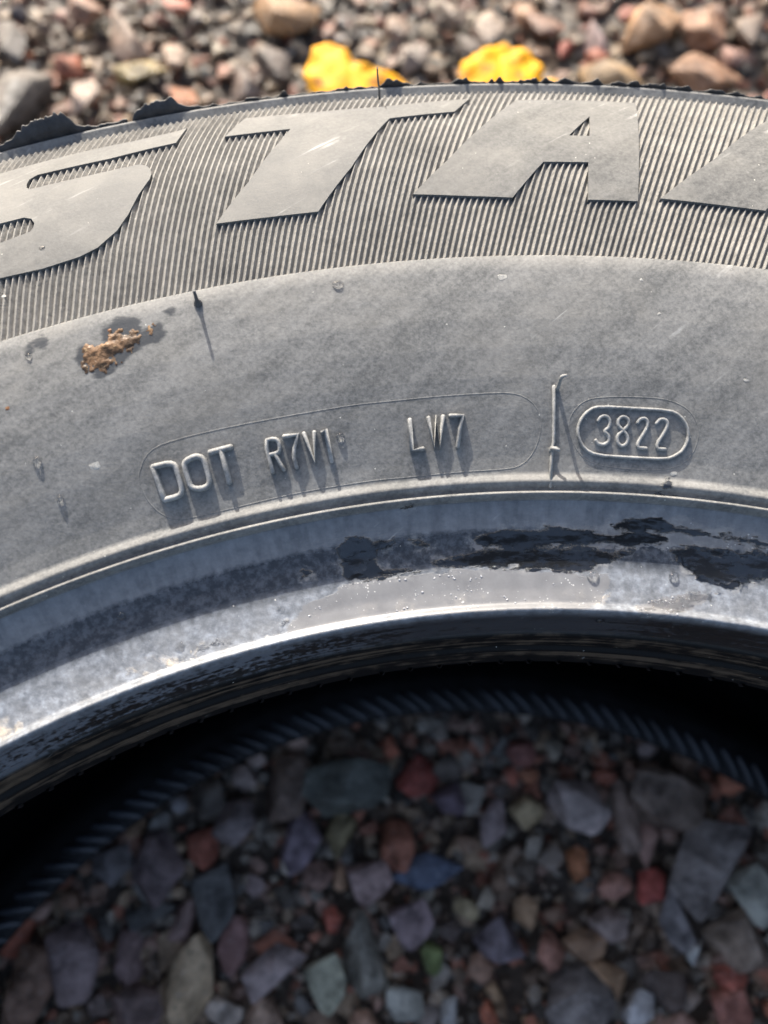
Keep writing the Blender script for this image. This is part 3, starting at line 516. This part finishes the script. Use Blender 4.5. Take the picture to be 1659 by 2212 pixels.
up_me = ridge_bar([(190.3, -38.9, 0), (190.6, -40.6, .05), (192.6, -42.1, .2), (196, -41.2, .5)], 1.3, .55, 'liner_ridge')
for i in range(72):
    o = link('liner_ridge', up_me, inner, LINER); o.rotation_euler.z = -math.radians(-64 + i * 1.8 + rng.normal(0, .05))
lo_me = ridge_bar([(190.9, -157.6, .3), (192.4, -156.6, 0), (194.5, -156.0, -.7), (196.2, -155.9, -1.3), (198.2, -156.1, -2.0)], 2.7, 1.4, 'liner_ridge')
for i in range(90):
    o = link('liner_ridge', lo_me, inner, RIDGE); o.rotation_euler.z = -math.radians(-78 + i * 1.75 + rng.normal(0, .14))

# ------------------------------------------------------------------ ground
g = bmesh.new(); nx = 90
def ground_h(x, y):
    return .0025 * math.sin(31 * x + 1.3) * math.cos(27 * y) + .0016 * math.sin(83 * x + 41 * y) - .004
xs = np.concatenate([[-60, -12, -3, -1.2], np.linspace(-.7, .7, nx), [1.2, 3, 12, 60]])
ys = np.concatenate([[-60, -12, -3, -1.2], np.linspace(-.5, 1.2, nx), [2, 4, 12, 60]])
GX, GY = np.meshgrid(xs, ys, indexing='ij'); n_x, n_y = GX.shape
GZ = np.where((abs(GX) < .75) & (GY > -.6) & (GY < 1.3), .0025 * np.sin(31 * GX + 1.3) * np.cos(27 * GY) + .0016 * np.sin(83 * GX + 41 * GY) - .004, -.006)
ii, jj = np.meshgrid(np.arange(n_x - 1), np.arange(n_y - 1), indexing='ij')
GF = np.stack([ii * n_y + jj, (ii + 1) * n_y + jj, (ii + 1) * n_y + jj + 1, ii * n_y + jj + 1], -1).reshape(-1, 4)
ground = link('ground', mesh_np('ground', np.stack([GX, GY, GZ], -1).reshape(-1, 3), GF), None, DIRT); tag(ground, kind='structure')

# ------------------------------------------------------------------ stones
def stone_template(seed, sub=2, cuts=9):
    """angular broken stone: hull of a few random points with worn edges (cuts < 9: no worn edges)"""
    r_ = np.random.default_rng(seed); n = int(r_.integers(11, 17)) if sub > 1 else 8
    P = r_.normal(size=(n, 3)); P /= np.linalg.norm(P, axis=1)[:, None]; P *= r_.uniform(.8, 1.15, (n, 1))
    bm = bmesh.new(); [bm.verts.new(p) for p in P]
    res = bmesh.ops.convex_hull(bm, input=bm.verts[:])
    bmesh.ops.delete(bm, geom=[v for v in bm.verts if not v.link_faces], context='VERTS')
    if sub > 1: bmesh.ops.bevel(bm, geom=bm.edges[:] + bm.verts[:], offset=.10 if sub == 2 else .22, segments=1 if sub == 2 else 2, affect='EDGES', profile=.5, clamp_overlap=True)
    bmesh.ops.triangulate(bm, faces=bm.faces[:]); bmesh.ops.recalc_face_normals(bm, faces=bm.faces[:])
    bm.verts.index_update(); V = np.array([v.co[:] for v in bm.verts]); Fc = [[v.index for v in f.verts] for f in bm.faces]; bm.free()
    V -= (V.max(0) + V.min(0)) / 2; V /= (V.max(0) - V.min(0)) / 2
    return V, np.array(Fc)
TPL = [stone_template(100 + i, 3 if i % 4 else 2) for i in range(18)]
SME = []
for i, (V, F) in enumerate(TPL):
    me = mesh_np('stone', V, F, smooth=bool(i % 4)); me.materials.append(STONE); SME.append(me)
placed = []
def sat(c, k):
    c = np.asarray(c, float); m = c.mean(); return np.clip(m + k * (c - m), .008, .85)
def put_stone(x, y, w, d, col, rot, label, group=None, hz=None, sink=.35, tmpl=None):
    o = bpy.data.objects.new('gravel_stone', SME[tmpl if tmpl is not None else random.randrange(18)]); COL.objects.link(o)
    h = hz if hz else .74 * min(w, d) * random.uniform(.8, 1.1)
    o.scale = (w / 2000, d / 2000, h / 2000); o.location = (x / 1000, y / 1000, (h * (.5 - sink)) / 1000 + .001)
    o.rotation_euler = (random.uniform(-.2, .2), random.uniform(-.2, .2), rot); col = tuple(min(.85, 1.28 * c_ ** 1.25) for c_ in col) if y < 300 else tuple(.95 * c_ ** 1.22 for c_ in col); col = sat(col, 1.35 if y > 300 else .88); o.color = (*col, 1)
    tag(o, label, 'stone', group); placed.append((x, y, max(w, d) / 2)); return o
STONES = [
(76.5, 163.4, 23.8, 24.3, (0.2, 0.18, 0.16), 0.15, 'square grey brown stone below the right end of the liner ridges'),
(90.2, 140.8, 33.4, 26.9, (0.24, 0.26, 0.28), 0.5, 'large blue grey angular stone in the shaded gravel at the right edge'),
(105.6, 129.9, 15.2, 17.8, (0.62, 0.6, 0.5), 0.4, 'pale cream oval stone at the right edge inside the tyre'),
(97.7, 116.3, 19.1, 19.2, (0.3, 0.29, 0.26), 0.0, 'round greenish grey stone below the pale cream oval stone'),
(43.6, 159.7, 21.0, 16.3, (0.42, 0.42, 0.45), -0.3, 'mottled white and dark stone left of the square grey brown stone'),
(69.1, 132.4, 11.0, 9.9, (0.48, 0.09, 0.07), 0.2, 'bright red pebble left of the large blue grey angular stone'),
(-14.4, 135.9, 23.8, 11.2, (0.1, 0.17, 0.3), 0.15, 'deep blue flat stone in the shaded gravel inside the tyre'),
(49.0, 101.3, 15.5, 12.1, (0.42, 0.33, 0.22), -0.6, 'tan wedge stone leaning against a large slate stone near the bottom'),
(38.0, 95.6, 24.3, 20.5, (0.2, 0.23, 0.26), 0.2, 'large slate stone at the bottom edge of the shaded gravel'),
(-12.9, 107.6, 7.0, 10.9, (0.15, 0.24, 0.07), 0.1, 'small green stone in the shaded gravel'),
(-22.7, 94.1, 11.3, 12.5, (0.62, 0.57, 0.52), 0.4, 'off white triangular stone at the bottom edge'),
(-6.2, 91.2, 8.9, 8.3, (0.62, 0.6, 0.57), 0.9, 'small white pebble beside the off white triangular stone'),
(92.2, 92.5, 12.1, 14.3, (0.38, 0.2, 0.17), 0.1, 'pinkish brown block at the bottom right corner'),
(76.8, 122.0, 10.0, 21.6, (0.2, 0.23, 0.27), 0.25, 'upright blue grey sliver left of the round greenish grey stone'),
(51.8, 119.4, 12.5, 10.5, (0.3, 0.29, 0.3), 0.3, 'grey triangular stone in the middle of the shaded gravel'),
(42.1, 139.7, 8.6, 9.7, (0.42, 0.2, 0.07), 0.5, 'orange brown pebble in the shaded gravel'),
(30.0, 110.3, 9.9, 12.0, (0.36, 0.22, 0.18), 0.0, 'pebble half red and half grey above the large slate stone'),
(-17.8, 167.9, 14.2, 13.3, (0.34, 0.08, 0.06), 0.7, 'dark red angular stone below the ridged lower bead'),
(-25.5, 145.1, 12.9, 16.4, (0.3, 0.13, 0.07), 0.5, 'rust brown stone left of the deep blue flat stone'),
(22.6, 178.6, 10.3, 10.5, (0.28, 0.13, 0.12), 0.4, 'dusky pink pebble close under the liner ridges'),
(101.6, 151.6, 11.3, 16.2, (0.36, 0.2, 0.16), -0.5, 'reddish elongated stone above the large blue grey angular stone'),
(69.4, 146.4, 8.2, 14.6, (0.36, 0.27, 0.25), 0.2, 'pinkish grey upright pebble below the square grey brown stone'),
(-19.5, 118.4, 13.3, 13.5, (0.26, 0.24, 0.29), 0.3, 'purple grey stone left of the small green stone'),
(11.2, 115.2, 15.8, 14.5, (0.2, 0.21, 0.28), 0.1, 'violet blue stone in the middle of the shaded gravel'),
(42.6, 112.7, 14.1, 8.7, (0.3, 0.23, 0.15), 0.2, 'flat brown stone above the tan wedge stone'),
(61.7, 156.7, 9.6, 23.8, (0.27, 0.24, 0.22), 0.15, 'long grey brown stone between the mottled and the square stone'),
(10.9, 152.7, 9.6, 16.7, (0.34, 0.33, 0.37), -0.4, 'pale violet sliver left of the mottled stone'),
(-4.6, 161.4, 13.2, 11.5, (0.2, 0.18, 0.26), 0.3, 'dark violet stone right of the dark red angular stone'),
(55.1, 132.2, 12.7, 8.0, (0.45, 0.26, 0.22), 0.1, 'salmon pink pebble left of the bright red pebble'),
(94.1, 103.3, 11.4, 9.9, (0.38, 0.13, 0.09), 0.4, 'brick red stone near the bottom right corner'),
(-98.4, 100.1, 16.3, 29.0, (0.55, 0.38, 0.27), -0.5, 'long peach coloured stone near the bottom left'),
(-68.5, 103.3, 21.3, 15.1, (0.38, 0.38, 0.42), 0.2, 'mottled pale blue grey stone right of the long peach stone'),
(-49.5, 99.3, 11.4, 15.9, (0.6, 0.53, 0.44), 0.4, 'cream white pebble right of the mottled pale blue stone'),
(-38.4, 109.4, 14.8, 25.2, (0.23, 0.27, 0.26), 0.15, 'tall greenish grey stone right of the cream white pebble'),
(-141.5, 105.2, 17.2, 24.0, (0.24, 0.22, 0.25), 0.1, 'grey violet stone near the lower left corner'),
(-155.4, 95.8, 17.8, 26.8, (0.2, 0.14, 0.1), -0.1, 'big brown stone in the lower left corner'),
(-114.0, 136.0, 17.0, 23.9, (0.19, 0.17, 0.2), 0.1, 'dark violet grey stone near the left liner ridges'),
(-99.3, 142.5, 10.3, 14.1, (0.34, 0.12, 0.07), 0.0, 'rust red stone right of the dark violet grey stone'),
(-87.2, 152.2, 15.6, 13.3, (0.22, 0.22, 0.25), 0.4, 'grey oval stone close to the left liner ridges'),
(-62.5, 144.5, 12.1, 20.8, (0.22, 0.21, 0.29), -0.4, 'stone with a pale blue face in the shaded gravel'),
(-45.1, 166.6, 30.1, 21.2, (0.1, 0.14, 0.14), 0.4, 'large dark green stone under the middle liner ridges'),
(-46.3, 148.7, 11.2, 14.8, (0.22, 0.22, 0.12), 0.3, 'olive green stone below the large dark green stone'),
(-91.7, 124.9, 12.6, 22.5, (0.12, 0.15, 0.17), 0.3, 'dark teal sliver in the left part of the shaded gravel'),
(-103.7, 119.5, 10.0, 14.7, (0.3, 0.25, 0.26), -0.4, 'pinkish grey stone above the long peach stone'),
(-49.5, 119.5, 6.3, 8.0, (0.48, 0.12, 0.07), 0.0, 'small vivid red pebble above the tall greenish grey stone'),
(-67.1, 164.7, 16.8, 21.3, (0.16, 0.13, 0.11), 0.1, 'brown stone left of the large dark green stone'),
(-55.1, 133.8, 11.0, 9.4, (0.36, 0.28, 0.26), 0.2, 'pale pinkish pebble in the left half of the gravel'),
(-120.5, 107.6, 11.5, 20.9, (0.22, 0.18, 0.2), -0.2, 'dusky violet stone left of the long peach stone'),
(-84.6, 111.0, 9.9, 17.0, (0.26, 0.17, 0.18), 0.1, 'maroon stone right of the long peach stone'),
(-115.2, 91.5, 19.3, 13.7, (0.22, 0.19, 0.2), 0.1, 'grey brown stone at the bottom edge under the dusky violet stone'),
(-86.1, 90.5, 11.3, 9.3, (0.42, 0.43, 0.42), 0.1, 'pale grey pebble at the bottom edge left of centre'),
(-115.5, 120.1, 15.9, 9.6, (0.1, 0.13, 0.15), 0.1, 'dark teal flat stone below the dark violet grey stone'),
(-35.5, 132.5, 14.4, 12.8, (0.32, 0.28, 0.3), 0.2, 'pinkish mottled stone above the tall greenish grey stone'),
(-183.4, 560.7, 22.1, 43.3, (0.66, 0.65, 0.63), 0.5, 'white stone in the sunlit gravel behind the upper left of the tyre'),
(-154.0, 547.0, 15.4, 25.5, (0.72, 0.71, 0.68), 0.2, 'small bright white stone right of the larger white stone'),
(-200.0, 516.1, 20.0, 26.4, (0.64, 0.66, 0.68), 0.1, 'bluish white stone just behind the torn rubber flaps'),
(-207.1, 580.3, 22.4, 24.2, (0.58, 0.48, 0.44), 0.2, 'pinkish white stone at the top edge on the left'),
(-211.6, 538.0, 19.1, 21.3, (0.55, 0.26, 0.2), 0.2, 'salmon red stone in the sunlit gravel on the left'),
(-171.0, 534.5, 33.1, 18.7, (0.4, 0.38, 0.1), 0.1, 'mossy yellow green stone in the sunlit gravel'),
(-91.9, 574.4, 44.7, 32.9, (0.58, 0.46, 0.3), 0.15, 'long cream tan stone at the top left of the centre'),
(-246.2, 555.8, 20.7, 36.7, (0.1, 0.1, 0.11), 0.1, 'dark grey stone at the upper left corner'),
(-231.4, 509.6, 41.1, 67.6, (0.17, 0.13, 0.11), 0.2, 'large grey brown stone left of the torn rubber flap'),
(-144.7, 513.9, 16.3, 17.6, (0.6, 0.33, 0.19), 0.2, 'peach coloured stone behind the second torn flap'),
(-113.2, 527.1, 19.0, 27.9, (0.24, 0.22, 0.23), 0.3, 'grey stone left of the folded yellow leaf'),
(-97.7, 541.2, 20.5, 34.9, (0.13, 0.11, 0.11), 0.4, 'dark stone in shade left of the folded yellow leaf'),
(115.4, 572.4, 40.7, 37.2, (0.52, 0.42, 0.3), -0.1, 'tan boulder with a dark underside at the upper right'),
(140.7, 535.7, 47.1, 31.8, (0.46, 0.34, 0.25), -0.15, 'long light brown stone at the right behind the tyre'),
(89.7, 534.7, 42.0, 28.9, (0.62, 0.58, 0.44), 0.0, 'pale cream stone right of the round yellow leaf'),
(22.8, 570.4, 21.0, 34.9, (0.46, 0.47, 0.46), 0.1, 'light grey stone above the round yellow leaf'),
(11.9, 554.0, 18.1, 27.4, (0.1, 0.08, 0.08), 0.3, 'dark brown stone touching the round yellow leaf'),
(144.1, 571.2, 27.5, 32.8, (0.48, 0.36, 0.28), 0.2, 'sandy stone right of the tan boulder'),
(171.4, 569.9, 26.2, 32.7, (0.3, 0.29, 0.28), 0.3, 'grey stone at the right edge behind the tyre'),
(53.5, 569.3, 22.2, 24.0, (0.32, 0.23, 0.2), 0.1, 'brown stone between the light grey stone and the tan boulder'),
(83.2, 564.5, 14.3, 28.2, (0.42, 0.38, 0.45), 0.3, 'lilac grey stone left of the tan boulder'),
(1.4, 581.0, 22.5, 22.0, (0.45, 0.46, 0.45), 0.2, 'grey white stone at the top edge near the centre'),
(-19.8, 548.1, 23.2, 22.7, (0.36, 0.38, 0.4), 0.2, 'blue grey stone between the two yellow leaves'),
(-28.9, 569.4, 18.3, 23.9, (0.46, 0.44, 0.42), 0.1, 'pale grey stone above the folded yellow leaf'),
(156.9, 588.1, 14.6, 19.9, (0.6, 0.48, 0.4), 0.1, 'pinkish cream pebble at the top right edge'),
(82.1, 550.2, 15.5, 14.9, (0.58, 0.24, 0.14), 0.1, 'orange pebble behind the pale cream stone'),
(159.5, 550.9, 18.1, 19.3, (0.46, 0.36, 0.36), 0.1, 'dusky rose stone at the right edge'),
(45.1, 582.9, 15.9, 22.1, (0.56, 0.44, 0.34), 0.1, 'beige pebble at the top edge above the brown stone'),
(65.9, 558.7, 11.7, 17.3, (0.52, 0.18, 0.13), 0.1, 'brick red pebble left of the lilac grey stone'),
(-156.1, 584.2, 18.5, 15.5, (0.52, 0.2, 0.14), 0.1, 'brick red pebble at the top edge left of centre')]

for q, (x, y, w, d, col, rot, lab) in enumerate(STONES):
    far = y > 300; col = (.06, .047, .042) if lab.startswith('large grey brown stone left') else col; ks = .86 if far else 1.14; kc = .66 if far else 1.45  # light evened out in the colour: shaded stones lifted, sunlit ones darkened
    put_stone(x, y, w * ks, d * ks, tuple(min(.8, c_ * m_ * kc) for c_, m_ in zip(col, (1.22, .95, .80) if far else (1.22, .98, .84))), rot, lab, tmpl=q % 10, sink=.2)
PALETTE = [('grey', (.36, .355, .34)), ('slate blue', (.22, .24, .27)), ('pinkish', (.52, .33, .28)), ('rusty', (.50, .17, .09)), ('tan', (.52, .40, .27)), ('dark', (.12, .11, .105)), ('pale', (.66, .63, .58)), ('brown', (.29, .21, .15))]
WEI = np.array([4.0, 1.6, 4.2, 3.4, 2.8, 2.8, 2.2, 4.4]); WEI = WEI / WEI.sum()
import re
REFS = []
for x, y, w, d, col, rot, lab in STONES:
    sh = re.split(r' (?:below|in the|at the|at|left of|right of|inside|beside|leaning|between|above|near|close|behind|just|under|touching|over|on) ', lab)[0]
    if len(sh.split()) >= 3: REFS.append((x, y, sh))
REFS = [r for r in REFS if sum(q[2] == r[2] for q in REFS) == 1]
used_labels = set()
def ref_label(nm, s, x, y):
    size = 'tiny' if s < 9 else 'small' if s < 13 else 'medium'
    for a, b, sh in sorted(REFS, key=lambda r: (r[0] - x) ** 2 + (r[1] - y) ** 2):
        dx, dy = x - a, y - b
        side = ('right of' if dx > 0 else 'left of') if abs(dx) > abs(dy) else ('behind' if dy > 0 else 'in front of')
        lab = size + ' ' + nm + ' stone ' + side + ' the ' + sh
        if lab not in used_labels and len(lab.split()) <= 16: used_labels.add(lab); return lab
    return size + ' ' + nm + ' gravel stone'
def fill(n, region, smin, smax, where, group):
    tries = 0; c = 0
    while c < n and tries < n * 60:
        tries += 1; x, y = region(); s = smin + (smax - smin) * random.random() ** 1.6
        if any((x - a) ** 2 + (y - b) ** 2 < (.82 * (rad + s / 2)) ** 2 for a, b, rad in placed): continue
        nm, col = PALETTE[rng.choice(len(PALETTE), p=WEI)]; v = random.uniform(.75, 1.25) * (.52 if y > 300 else 1.3)  # filler tones too: brighter in the shaded hole, darker out in the sun
        w = s * random.uniform(.85, 1.25); d = s * random.uniform(.75, 1.1)
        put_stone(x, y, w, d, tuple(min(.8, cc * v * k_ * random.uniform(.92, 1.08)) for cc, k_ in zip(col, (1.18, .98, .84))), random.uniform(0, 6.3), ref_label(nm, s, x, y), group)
        c += 1
fill(120, lambda: (random.uniform(-175, 120), random.uniform(70, 186)), 7, 16, 'in the shade inside the tyre', 'small shaded stones inside the tyre')
fill(96, lambda: (random.uniform(-275, 215), random.uniform(505, 605)), 6, 13, 'in the sunlit ground behind the tyre', 'small sunlit stones behind the tyre')

def fines(n, region, smin, smax, sub, name):
    tp = [stone_template(500 + i, sub, 6) for i in range(8)]; V, F, C = [], [], []; k = 0
    for _ in range(n):
        x, y = region(); s = (smin + (smax - smin) * random.random() ** 2.2) / 2000
        v, f = tp[random.randrange(8)]; a = random.uniform(0, 6.3); ca, sa = math.cos(a), math.sin(a)
        q = v * np.array([s * random.uniform(.8, 1.3), s * random.uniform(.7, 1.1), s * random.uniform(.5, .9)])
        q = np.stack([q[:, 0] * ca - q[:, 1] * sa, q[:, 0] * sa + q[:, 1] * ca, q[:, 2]], -1) + np.array([x / 1000, y / 1000, s * .25 + ground_h(x / 1000, y / 1000) + random.uniform(0, .002)])
        V.append(q); F.append(f + k); k += len(v)
        col = np.array(PALETTE[rng.choice(len(PALETTE), p=WEI)][1]) * np.array((1.15, .98, .80)) * random.uniform(.6, 1.25) * (.40 if y > 300 else 1.0); col = sat(col, 1.3 if y > 300 else .85); C.append(np.tile(np.append(col, 1), (len(v), 1)))  # sunlit fines darkened in colour to offset the sun
    me = mesh_np(name, np.concatenate(V), np.concatenate(F), smooth=False)
    ca = me.color_attributes.new('tint', 'FLOAT_COLOR', 'POINT'); ca.data.foreach_set('color', np.concatenate(C).astype(np.float32).ravel())
    return link(name, me, None, FINES)
def disc(r0, r1):
    def f():
        r = math.sqrt(random.uniform(r0 * r0, r1 * r1)); a = random.uniform(0, 2 * math.pi); return r * math.sin(a), r * math.cos(a)
    return f
hole_view = lambda: (random.uniform(-200, 160), random.uniform(30, 215))
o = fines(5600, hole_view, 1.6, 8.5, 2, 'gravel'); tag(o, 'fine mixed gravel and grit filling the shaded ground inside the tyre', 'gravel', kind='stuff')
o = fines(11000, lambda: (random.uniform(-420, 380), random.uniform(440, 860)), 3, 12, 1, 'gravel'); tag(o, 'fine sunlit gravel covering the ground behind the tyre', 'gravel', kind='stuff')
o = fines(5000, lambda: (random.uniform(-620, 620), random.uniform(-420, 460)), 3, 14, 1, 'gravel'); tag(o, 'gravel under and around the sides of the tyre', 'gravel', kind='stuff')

# ------------------------------------------------------------------ fallen leaves
def leaf(name, outline, centre, cup, lift, label):
    P = chaikin(np.array(outline, float), 2, True); c = np.array(centre, float); P = c + (P - c) * (1 + .035 * rng.normal(size=(len(P), 1))); rings = 10; V, F = [], []
    n = len(P)
    for s_ in (0, 1):
        for q in range(rings + 1):
            f = q / rings
            for p in P:
                d = (p - c) * f; rr = np.hypot(*d); xx, yy = c + d
                z = lift + cup * (1 - (rr / 24) ** 2) + 2.2 * math.sin(xx * .33 + 1) * math.cos(yy * .36) * f * f - .8 * math.exp(-((xx - c[0]) / 1.2) ** 2) + .12 * (yy - c[1]) - (.35 if s_ else 0)
                V.append((xx / 1000, yy / 1000, z / 1000))
    m = (rings + 1) * n
    for s_ in (0, 1):
        for q in range(rings):
            for i in range(n):
                a = s_ * m + q * n + i; b = s_ * m + q * n + (i + 1) % n
                F.append((a, b, b + n, a + n) if s_ == 0 else (a, a + n, b + n, b))
    for i in range(n): a = rings * n + i; b = rings * n + (i + 1) % n; F.append((a, b, b + m, a + m))
    return tag(link(name, mesh_np(name, V, F), None, LEAF), label, 'leaf')
ang = np.linspace(0, 2 * math.pi, 22, endpoint=False)
leaf('fallen_leaf', [(27 + 22.5 * math.cos(a) * (1 + .05 * math.sin(3 * a)), 525 + 21 * math.sin(a) * (1 + .04 * math.cos(4 * a + 1))) for a in ang], (27, 525), 1.5, 11, 'round bright yellow leaf lying just behind the tyre edge')
leaf('fallen_leaf', [(-79, 532), (-74, 546), (-66, 548), (-57, 539), (-48, 529), (-36, 529), (-22, 524), (-18, 514), (-30, 504), (-60, 504), (-77, 515)], (-54, 522), 2.5, 11, 'folded yellow leaf behind the middle of the tyre')
leaf('leaf_fragment', [(45, 524), (51, 528), (58, 523), (60, 517), (52, 513), (46, 516)], (52, 520), 2, 8, 'pale yellow leaf fragment right of the round leaf')

# ------------------------------------------------------------------ things lying on the sidewall
def blob(name, poly, height, label, cat, mat, step=.25, base=-.05, amp=.75):
    P = np.array(poly); rm = P[:, 0].mean(); k = math.radians(1) * rm
    R_ = np.arange(P[:, 0].min() - 1, P[:, 0].max() + 1, step); T_ = np.arange(P[:, 1].min() - .3, P[:, 1].max() + .3, step / k)
    RR, TT = np.meshgrid(R_, T_, indexing='ij'); D = sdf([poly], RR.ravel(), TT.ravel()).reshape(RR.shape)
    from mathutils import noise as mn
    N = np.array([[mn.noise(Vector((r * .55, t_ * k * .55, 3))) + .7 * mn.noise(Vector((r * 1.5, t_ * k * 1.5, 9))) for r, t_ in zip(a, b)] for a, b in zip(RR, TT)])
    e = D + 1.5 * N - .2; hgt = np.clip(e / 1.2, -1, 1); H = np.where(e > 0, height * np.sqrt(np.clip(hgt, 0, 1)) * (.55 + amp * N), base)
    keep = e > -.35
    nr, nt = RR.shape; V = S(RR.ravel(), TT.ravel(), H.ravel()); F = []
    for i in range(nr - 1):
        for j in range(nt - 1):
            if keep[i, j] and keep[i + 1, j] and keep[i, j + 1] and keep[i + 1, j + 1]: F.append((i * nt + j, i * nt + j + 1, (i + 1) * nt + j + 1, (i + 1) * nt + j))
    me = mesh_np(name, V, F); bm = bmesh.new(); bm.from_mesh(me)
    bmesh.ops.delete(bm, geom=[v for v in bm.verts if not v.link_faces], context='VERTS'); bmesh.ops.recalc_face_normals(bm, faces=bm.faces[:]); bm.to_mesh(me); bm.free()
    return tag(link(name, me, None, mat), label, cat)
blob('mud_splash', DATA['mud'], .34, 'wet brown mud splash below the ribs at the left of the sidewall', 'mud', MUD)
blob('mud_splash', DATA['mud2'], .3, 'small streak of mud just right of the big mud splash', 'mud', MUD)

POOL_LABELS = ['thick dark water pool with a pointed tip at the right end of the bead', 'flat water smear below the pointed water pool', 'thin wavy water streak on the left bead shelf', 'dumbbell shaped water drop on the bead shelf', 'black water patch at the left end of the wet bead']
for (pl_, hh_), lab_ in zip(DATA['pools'], POOL_LABELS):
    blob('water_pool', pl_, hh_, lab_, 'water', WATER, step=.3, base=-.08, amp=.15)
bm = bmesh.new(); bmesh.ops.create_uvsphere(bm, u_segments=20, v_segments=12, radius=1)
drop_me = bpy.data.meshes.new('water_drop'); bm.to_mesh(drop_me); bm.free()
for p in drop_me.polygons: p.use_smooth = True
drop_me.materials.append(WATER)
def surf_frame(r, th):
    p = S(r, th); n = S(r, th, 1.0) - p; n /= np.linalg.norm(n); a = math.radians(th); tg = np.array([math.cos(a), -math.sin(a), 0]); bt = np.cross(n, tg)
    return p, tg, bt, n
for r, th, a, b, h, lab in [(235.43, -22.7, 0.75, 0.75, 0.5, 'round water drop below the left edge of the ribs at far left'),
    (228.77, -22.384, 0.6, 0.6, 0.45, 'tiny water drop left of the DOT characters'),
    (227.68, -10.23, 0.75, 0.7, 0.45, 'water drop beside the digit one of the moulded code'),
    (253.25, -9.394, 1.0, 0.7, 0.45, 'water drop just under the ribs above the middle of the sidewall'),
    (273.04, -20.219, 0.6, 0.5, 0.4, 'water drop on the raised letter S'),
    (252.36, -21.69, 0.55, 0.55, 0.4, 'water drop left of the mud splash'),
    (202.51, 1.297, 1.1, 1.0, 0.7, 'large water drop on the bubbly wet bead below the seam'),
    (203.21, 5.344, 0.9, 0.9, 0.6, 'water drop on the pale bead shelf at the right'),
    (195.22, 1.765, 0.9, 0.8, 0.5, 'water drop on the bead heel edge near the centre'),
    (208.59, -21.799, 0.7, 0.7, 0.5, 'water drop on the dark concave part of the bead')]:
    p, tg, bt, n = surf_frame(r, th); o = bpy.data.objects.new('water_drop', drop_me); COL.objects.link(o)
    m4 = Matrix([(*(tg * a)[:], 0), (*(bt * b)[:], 0), (*(n * h)[:], 0), (0, 0, 0, 1)]).transposed(); m4 = Matrix.Scale(.001, 4) @ m4
    m4.translation = p + n * h * .0002; m4[3][3] = 1; o.matrix_world = m4; tag(o, lab, 'water drop', 'water drops on the tyre')
for r, th, a, b, lab in [(252.37, -2.776, 1.2, 0.9, 'pale dried dirt flake just below the ribs near the centre'),
    (231.88, -20.571, 1.6, 1.3, 'pale smear of dried dirt left of the moulded characters'),
    (252.35, 2.828, 0.6, 0.5, 'pale dirt speck under the ribs right of the centre'),
    (246.29, 3.587, 0.5, 0.5, 'tiny pale dirt speck on the sidewall at the right'),
    (236.39, 7.395, 0.7, 0.4, 'pale dirt speck near the right edge of the sidewall'),
    (265.27, -21.987, 0.6, 0.5, 'pale dirt speck under the ribs at the left edge'),
    (220.12, 4.789, 0.9, 0.7, 'pale dirt fleck right of the date plate above the bead groove'),
    (244.99, -23.053, 0.6, 0.5, 'brown grit crumb at the left edge of the sidewall')]:
    p, tg, bt, n = surf_frame(r, th); o = link('dirt_flake', SME[random.randrange(10)].copy(), None); o.data.materials.clear(); o.data.materials.append(CHALK if 'brown' not in lab else MUD)
    m4 = Matrix([(*(tg * a * .7)[:], 0), (*(bt * b * .6)[:], 0), (*(n * .05)[:], 0), (0, 0, 0, 1)]).transposed(); m4 = Matrix.Scale(.001, 4) @ m4
    m4.translation = p + n * .00001; m4[3][3] = 1; o.matrix_world = m4; tag(o, lab, 'dirt')

def froth(polys, n, rmin, rmax, label):
    """clusters of tiny water beads lying on the wet bead"""
    bm = bmesh.new(); bmesh.ops.create_icosphere(bm, subdivisions=2, radius=1); bv = np.array([v.co[:] for v in bm.verts]); bm.verts.index_update()
    bf = np.array([[v.index for v in f.verts] for f in bm.faces]); bm.free(); V, F, k = [], [], 0
    for poly in polys:
        P = np.array(poly); c = 0
        while c < n:
            cr, ct = random.uniform(P[:, 0].min(), P[:, 0].max()), random.uniform(P[:, 1].min(), P[:, 1].max())
            for _ in range(random.randint(1, 7)):
                r, th = cr + random.gauss(0, .55), ct + random.gauss(0, .22); c += 1
                if sdf([poly], np.array([r]), np.array([th]))[0] < 0: continue
                p, tg, bt, nn = surf_frame(r, th); q = (rmin + (rmax - rmin) * random.random() ** 3) / 1000
                V.append(p + (bv[:, :1] * tg + bv[:, 1:2] * bt + bv[:, 2:] * nn * .7) * q); F.append(bf + k); k += len(bv)
    o = link('water_beads', mesh_np('water_beads', np.concatenate(V), np.concatenate(F)), None, FROTH); return tag(o, label, 'water beads', kind='stuff')
froth(DATA['damp'][:2], 170, .05, .22, 'tiny pale water beads clustered on the wet bead shelf')
